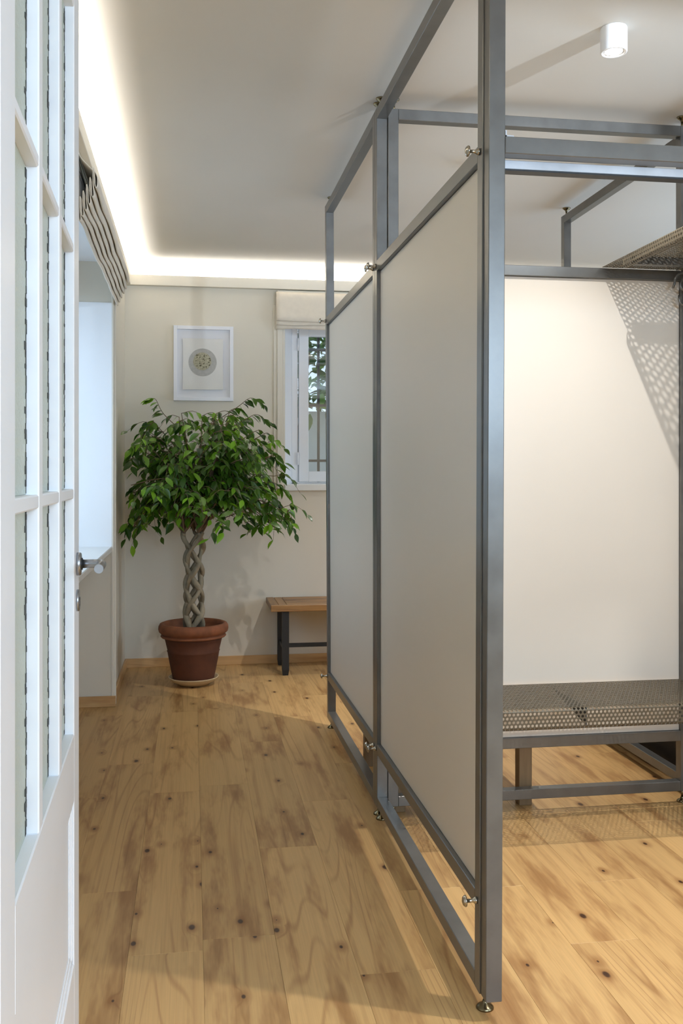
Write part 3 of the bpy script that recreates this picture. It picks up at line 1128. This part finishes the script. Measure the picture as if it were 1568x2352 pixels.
# ================================================================== POTTED FICUS
FXp, FYp = 0.005, 5.94
tag(obj('plant_saucer', MB().lathe([(.070, .001), (.092, .004), (.130, .026), (.151, .046), (.154, .052), (.147, .052), (.124, .033), (.090, .018), (.02, .017)], (FXp, FYp, 0), 48), M['saucer']),
    'cream glazed saucer under the terracotta pot', 'saucer')
pt = thing('ficus_tree', (FXp, FYp, .018), 'weeping fig with a braided trunk in a terracotta pot', 'potted tree')
PT = tuple(pt.location)
pot = obj('pot', MB().lathe([(.108, .0185), (.116, .022), (.126, .042), (.134, .080), (.150, .160), (.158, .206), (.161, .211), (.158, .216), (.172, .275), (.180, .304),
                             (.168, .304), (.146, .200), (.122, .050), (.05, .045)], (FXp, FYp, 0), 56), M['terra'], pt, PT)
obj('rim', MB().lathe([(.178, .292), (.194, .296), (.200, .302), (.196, .309), (.186, .312), (.197, .319), (.209, .329), (.2135, .345), (.212, .362), (.204, .377), (.190, .382), (.180, .376), (.174, .355), (.172, .303)],
                      (FXp, FYp, 0), 56), M['rim'], pot, PT)
obj('soil', MB().lathe([(.172, .318), (.170, .330), (.100, .336), (.01, .338)], (FXp, FYp, 0), 40), M['soil'], pt, PT)
# braided trunk: six strands winding both ways
TZ0, TZ1 = .325, .935
TXo = .0
rnd = random.Random(21)
tops = []
for s_ in range(6):
    d_ = 1 if s_ % 2 == 0 else -1
    a0_ = 2 * PI * (s_ // 2) / 3 + (0.0 if d_ > 0 else 0.45)
    pts, rad = [], []
    for k in range(41):
        t_ = k / 40
        z = TZ0 + (TZ1 - TZ0) * t_
        R_ = .043 + .012 * math.sin(t_ * 3.1) * 0 + (.022 * max(0, t_ - .75) * 4) + .010 * (1 - t_)
        R_ += .007 * math.cos(d_ * 1 + 2 * (a0_ + d_ * t_ * 2 * PI * 1.5) + (0 if d_ > 0 else PI))
        a = a0_ + d_ * t_ * 2 * PI * 1.25
        pts.append((FXp + .002 + R_ * math.cos(a), FYp + R_ * math.sin(a) * .9, z))
        rad.append((.0175 + .0035 * math.sin(t_ * 23 + s_)) * (1 - .30 * t_))
    obj('trunk_strand', MB().tube(pts, rad, 9), M['bark'], pt, PT)
    tops.append((pts[-1], a0_ + d_ * 2 * PI * 1.25))

# crown: limbs, then drooping twigs with leaves; outline measured from the photo
CXc = FXp + .045
leaf_pts = []      # (pos, dir, size)
twigs = MB()
limbs = []


def crown_top(xx, yy):
    """height of the crown surface above a plan position relative to its axis"""
    q = math.hypot((xx - .03) / .60, yy / .46)
    if q >= 1:
        return None
    return .93 + .80 * (1 - q ** 2.2) ** .62 + .05 * (xx)


def leaf_cluster(p, d, n, rn):
    for k in range(n):
        leaf_pts.append((p + Vector((rn.gauss(0, .016), rn.gauss(0, .016), rn.gauss(0, .014))), d, rn.uniform(.045, .074)))


n_limb = 66
for i in range(n_limb):
    src, an = tops[i % 6]
    src = Vector(src)
    # target on the shell
    for _ in range(40):
        ang = rnd.uniform(0, 2 * PI)
        q = math.sqrt(rnd.uniform(0.0, 0.93))
        tx, ty = .03 + .60 * q * math.cos(ang), .46 * q * math.sin(ang)
        top = crown_top(tx, ty)
        if top:
            break
    tz = top - rnd.uniform(.0, .12)
    if q > .75:
        tz = rnd.uniform(.95, max(.96, top))
    tgt = Vector((FXp + tx, FYp + ty, tz))
    if tgt.y > YB - .07:
        tgt.y = YB - .07 - rnd.uniform(0, .05)
    if tgt.x < XW + .06:
        tgt.x = XW + .06 + rnd.uniform(0, .04)
    midp = src.lerp(tgt, .5) + Vector((rnd.uniform(-.05, .05), rnd.uniform(-.05, .05), .10 + .10 * q))
    P_ = catmull([src, src.lerp(midp, .5) + Vector((0, 0, .03)), midp, tgt], 5)
    rr = [.0062 * (1 - .8 * k / (len(P_) - 1)) + .001 for k in range(len(P_))]
    limbs.append((P_, rr))
    # side twigs along the outer two thirds
    nt_ = rnd.randint(7, 9)
    for k in range(nt_):
        t_ = rnd.uniform(.42, 1.0) if k else 1.0
        b0 = P_[int(t_ * (len(P_) - 1))]
        a_ = rnd.uniform(0, 2 * PI)
        out_ = (b0 - Vector((FXp + .02, FYp, b0.z)))
        out_ = out_.normalized() if out_.length > .01 else Vector((1, 0, 0))
        dirh = (Vector((math.cos(a_), math.sin(a_), 0)) * .8 + out_ * .7).normalized()
        ln = rnd.uniform(.09, .20)
        droop = rnd.uniform(.25, .95)
        q1 = b0 + dirh * ln * .5 + Vector((0, 0, .035 * (1 - droop)))
        q2 = b0 + dirh * ln - Vector((0, 0, ln * droop * .7))
        if q2.y > YB - .05 or q2.x < XW + .04:
            continue
        tw = catmull([b0, q1, q2], 4)
        twigs.tube(tw, [.0022 * (1 - .6 * m_ / (len(tw) - 1)) for m_ in range(len(tw))], 5, caps=False)
        nl = rnd.randint(4, 6)
        for m_ in range(nl):
            tt = .2 + .8 * m_ / (nl - 1)
            pp = tw[int(tt * (len(tw) - 1))]
            side = Vector((-dirh.y, dirh.x, 0)) * (1 if m_ % 2 else -1)
            ld = (dirh * .55 + side * .55 + Vector((0, 0, -rnd.uniform(.25, 1.1)))).normalized()
            leaf_pts.append((pp, ld, rnd.uniform(.058, .092)))
# a few long hanging shoots at the sides, as in the photo
for (sx, sz, ex, ez) in ((-.30, 1.22, -.405, .90), (-.34, 1.45, -.395, 1.36), (.36, 1.20, .60, 1.02), (.45, 1.12, .615, .93), (.40, 1.22, .58, 1.16), (.34, 1.44, .49, 1.40), (.30, 1.62, .46, 1.60), (-.18, 1.66, -.27, 1.73), (.26, 1.70, .42, 1.72), (-.24, 1.10, -.37, .86)):
    yy = FYp + rnd.uniform(-.12, .05)
    b0, e_ = Vector((FXp + sx, yy, sz)), Vector((FXp + ex, yy - .03, ez))
    m0 = b0.lerp(e_, .55) + Vector((0, 0, .05))
    tw = catmull([Vector((FXp + sx * .3, FYp, sz - .12)), b0, m0, e_], 6)
    twigs.tube(tw, [.0030 * (1 - .7 * k / (len(tw) - 1)) for k in range(len(tw))], 5, caps=False)
    for k in range(11):
        t_ = .35 + .65 * k / 10
        pp = tw[int(t_ * (len(tw) - 1))]
        dd = (e_ - b0).normalized()
        ld = (dd * .5 + Vector((rnd.uniform(-.4, .4), rnd.uniform(-.7, .7), -rnd.uniform(.3, .9)))).normalized()
        leaf_pts.append((pp, ld, rnd.uniform(.058, .090)))
for P_, rr in limbs:
    obj('branch', MB().tube(P_, rr, 6, caps=False), M['twig'], pt, PT)
obj('twigs', twigs, M['twig'], pt, PT)['kind'] = 'stuff'

# leaf shape, tip along +x, slightly folded and curled
LSEC = [(0.0, .0, 0), (.10, .09, .004), (.28, .20, .010), (.50, .215, .006), (.72, .14, -.012), (.88, .05, -.040), (1.0, .0, -.070)]


def leaf_geo(L_, fold):
    v, f = [], []
    for (s_, w_, z_) in LSEC:
        v.append((s_ * L_, 0, z_ * L_))
        if w_ > 0:
            v.append((s_ * L_, w_ * L_, z_ * L_ + w_ * fold * L_))
            v.append((s_ * L_, -w_ * L_, z_ * L_ + w_ * fold * L_))
    c = lambda i: 0 if i == 0 else (1 + 3 * (i - 1) if i < 6 else 16)
    f += [(0, 2 - 1 + 1 - 0, 1), ]
    f = [(0, 1, 2), (0, 3, 1)]
    for i in range(1, 5):
        a, b = 1 + 3 * (i - 1), 1 + 3 * i
        f += [(a, b, b + 1, a + 1), (a, a + 2, b + 2, b)]
    a = 1 + 3 * 4
    f += [(a, 16, a + 1), (a, a + 2, 16)]
    return v, f


leaf_meshes = []
for k in range(4):
    v, f = leaf_geo(1.0, (.25, .5, .1, .7)[k])
    me = MB().add(v, f, True).mesh('leaf')
    me.materials.append(M['leaf'])
    leaf_meshes.append(me)


def leaf_matrix(p, d, size, rn):
    d = d.normalized()
    up = Vector((rn.gauss(0, .35), rn.gauss(0, .35) - .25, 1))
    y_ = up.cross(d)
    y_ = y_.normalized() if y_.length > 1e-3 else Vector((0, 1, 0))
    z_ = d.cross(y_)
    m_ = Matrix((d, y_, z_)).transposed().to_4x4()
    return Matrix.Translation(p) @ m_ @ Matrix.Scale(size, 4)


leaf_pts = [l for l in leaf_pts if l[0].y < YB - .02 and l[0].x > XW + .01]
order = sorted(range(len(leaf_pts)), key=lambda i: leaf_pts[i][0].y)
near = set(order[:300])
mass_v, mass_f = [], []
rn = random.Random(5)
for i, (p, d, sz) in enumerate(leaf_pts):
    mw = leaf_matrix(p, d, sz, rn)
    if (mw @ Vector((1, 0, 0))).y > YB - .01 or (mw @ Vector((1, 0, 0))).x < XW + .005:
        continue
    if i in near:
        o = obj('leaf', leaf_meshes[i % 4], None, pt)
        o.matrix_local = Matrix.Translation(Vector(PT)).inverted() @ mw
    else:
        v, f = leaf_geo(1.0, (.25, .5, .1, .7)[i % 4])
        o_ = len(mass_v)
        mass_v += [tuple(mw @ Vector(q)) for q in v]
        mass_f += [tuple(k + o_ for k in q) for q in f]
fo = obj('foliage', MB().add(mass_v, mass_f, True), M['leaf'], pt, PT, fixn=False)
fo['kind'] = 'stuff'

# ================================================================== WOODEN BENCH BY THE BACK WALL
bn = thing('wooden_bench', (1.15, 6.29, 0), 'brown wooden bench with black legs below the small back window', 'bench')
BN = tuple(bn.location)
bx0, bx1, by0, by1 = .492, 1.80, 6.075, 6.495
zt, zb = .455, .418
obj('end_board', MB().box(bx0, bx0 + .052, by0 + .03, by1, zb, zt, .003), M['acaciay'], bn, BN)
obj('end_board', MB().box(bx0 + .0535, bx0 + .105, by0 + .03, by1, zb, zt - .001, .003), M['acaciay'], bn, BN)
obj('end_board', MB().box(bx1 - .105, bx1, by0 + .03, by1, zb, zt, .003), M['acaciay'], bn, BN)
yy = by0 + .03
for k in range(4):
    wv = (by1 - by0 - .03) / 4
    obj('board', MB().box(bx0 + .1065, bx1 - .1065, yy + .0008, yy + wv - .0008, zb, zt - .0006 * (k % 2), .003), M['acacia'], bn, BN)
    yy += wv
obj('edge_board', MB().box(bx0 - .000, bx1, by0, by0 + .029, zb - .004, zt, .003), M['acacia'], bn, BN)
for lx in (bx0 + .075, bx1 - .12):
    for ly in (by0 + .028, by1 - .060):
        lg = MB()
        w0, w1_ = .022, .017
        cx_, cy_ = lx + .022, ly + .022
        v = [(cx_ + a * w1_, cy_ + b * w1_, .0) for a, b in ((-1, -1), (1, -1), (1, 1), (-1, 1))]
        v += [(cx_ + a * w0, cy_ + b * w0, .035) for a, b in ((-1, -1), (1, -1), (1, 1), (-1, 1))]
        v += [(cx_ + a * w0, cy_ + b * w0, zb - .001) for a, b in ((-1, -1), (1, -1), (1, 1), (-1, 1))]
        f = [(3, 2, 1, 0), (8, 9, 10, 11)] + [(r_ * 4 + k, r_ * 4 + (k + 1) % 4, (r_ + 1) * 4 + (k + 1) % 4, (r_ + 1) * 4 + k) for r_ in (0, 1) for k in range(4)]
        obj('leg', lg.add(v, f), M['black'], bn, BN)
for lx in (bx0 + .097, bx1 - .098):
    obj('stretcher', MB().box(lx - .012, lx + .012, by0 + .07, by1 - .06, .150, .175, .002), M['black'], bn, BN)
obj('stretcher', MB().box(bx0 + .105, bx1 - .105, 6.27, 6.295, .150, .175, .002), M['black'], bn, BN)


# ================================================================== LAMPS
def spot_lamp(x, y, label, energy, cone=124, blend=1.0, soft=0.006):
    t = thing('ceiling_spotlight', (x, y, ZC), label, 'spotlight', 'white ceiling spotlights')
    b = (x, y, ZC)
    zb_ = ZC - .078
    obj('housing', MB().lathe([(.0405, ZC - .0005), (.0415, ZC - .004), (.0415, zb_ + .002), (.0405, zb_), (.0350, zb_), (.0335, zb_ + .010), (.0325, zb_ + .030), (.003, zb_ + .031)], (x, y, 0), 40), M['lampw'], t, b)
    obj('ring', MB().lathe([(.0335, zb_ + .001), (.0335, zb_ + .006), (.0275, zb_ + .008), (.0270, zb_ + .003)], (x, y, 0), 32, caps=False), M['lampw'], t, b)
    obj('lens', MB().lathe([(.0272, zb_ + .009), (.0272, zb_ + .005), (.016, zb_ + .0035), (.002, zb_ + .003)], (x, y, 0), 28), M['lens'], t, b)
    d = bpy.data.lights.new('spot_beam', 'SPOT')
    d.energy = energy
    d.color = (1.0, 0.965, 0.925)
    d.spot_size = math.radians(cone)
    d.spot_blend = blend
    d.shadow_soft_size = soft
    o = bpy.data.objects.new('spot_beam', d)
    COL.objects.link(o)
    o.parent = t
    o.location = (0, 0, -.082)
    return t


spot_lamp(1.315, 2.850, 'lit white ceiling spotlight above the perforated bench', 108)
spot_lamp(2.050, 1.560, 'lit white ceiling spotlight just inside the doorway, out of view', 230, 100, 0.35, 0.040)
spot_lamp(1.315, 4.190, 'lit white ceiling spotlight hidden above the second cubicle', 150)
spot_lamp(1.315, 5.800, 'lit white ceiling spotlight hidden past the end of the cubicles', 46, 80)

# cool adjustable ceiling lamp near the doorway (its beam rakes along the ceiling)
wlx, wly, wlz = 2.05, 1.32, 2.47
wl_ = thing('swivel_lamp', (wlx, wly, ZC), 'cool white swivel lamp on a ceiling stem near the doorway out of view', 'lamp')
WB = tuple(wl_.location)
AIM = math.atan2(.90, -.43)
obj('mount', MB().lathe([(.045, ZC - .0005), (.045, ZC - .018), (.040, ZC - .020), (.005, ZC - .021)], (wlx, wly, 0), 28), M['lampw'], wl_, WB)
obj('stem', MB().tube([(wlx, wly, ZC - .018), (wlx, wly, wlz + .03)], .006, 8), M['lampw'], wl_, WB)
TILT = math.radians(37)
hd2 = obj('shade', MB().lathe([(.012, -.060), (.030, -.055), (.040, -.030), (.042, .030), (.039, .030), (.036, -.020), (.010, -.040)], (0, 0, 0), 28, axis='x'), M['lampw'], wl_)
hd2.location = (0, 0, wlz - ZC)
hd2.rotation_euler = (0, -TILT, AIM)
obj('bulb', MB().lathe([(.008, -.040), (.018, -.020), (.022, .0), (.016, .012), (.003, .017)], (0, 0, 0), 20, axis='x'), M['lens2'], hd2)
d = bpy.data.lights.new('swivel_lamp_light', 'SPOT')
d.energy = 380
d.color = (0.74, 0.86, 1.0)
d.shadow_soft_size = .03
d.spot_size = math.radians(100)
d.spot_blend = 0.9
o = bpy.data.objects.new('swivel_lamp_light', d)
COL.objects.link(o)
o.parent = wl_
dv = Vector((math.cos(AIM) * math.cos(TILT), math.sin(AIM) * math.cos(TILT), math.sin(TILT)))
o.location = Vector((0, 0, wlz - ZC)) + dv * .034
o.rotation_euler = dv.to_track_quat('-Z', 'Y').to_euler()

# ================================================================== GARDEN OUTSIDE
tag(obj('garden_ground', MB().box(-30, 30, -30, 30, -.3, -.07), M['gravel']), 'pale garden ground around the house', 'ground', kind='structure')
tag(obj('garden_wall', MB().box(-2, 6, 9.2, 9.4, -.07, 1.90), M['plaster']), 'pale garden wall outside the barred back window', 'wall', kind='structure')
bs = thing('garden_shrub', (1.4, 8.7, 0), 'leafy green shrub outside the barred back window', 'shrub')
SBB = tuple(bs.location)
rn = random.Random(77)
mv, mf = [], []
for k in range(2600):
    p = Vector((rn.uniform(.2, 2.6), rn.uniform(8.3, 10.2), rn.uniform(1.85, 3.3)))
    dd = Vector((rn.gauss(0, 1), rn.gauss(0, 1), -abs(rn.gauss(.4, .5))))
    mw = leaf_matrix(p, dd, rn.uniform(.10, .20), rn)
    v, f = leaf_geo(1.0, .3)
    o_ = len(mv)
    mv += [tuple(mw @ Vector(q)) for q in v]
    mf += [tuple(i + o_ for i in q) for q in f]
obj('foliage', MB().add(mv, mf, True), M['bush'], bs, SBB, fixn=False)['kind'] = 'stuff'
for sx in (.8, 1.5, 2.2):
    obj('stem', MB().tube([(sx, 8.7, -.05), (sx + .1, 8.7, 1.2), (sx + .25, 8.65, 2.4)], [.03, .025, .012], 7), M['twig'], bs, SBB)
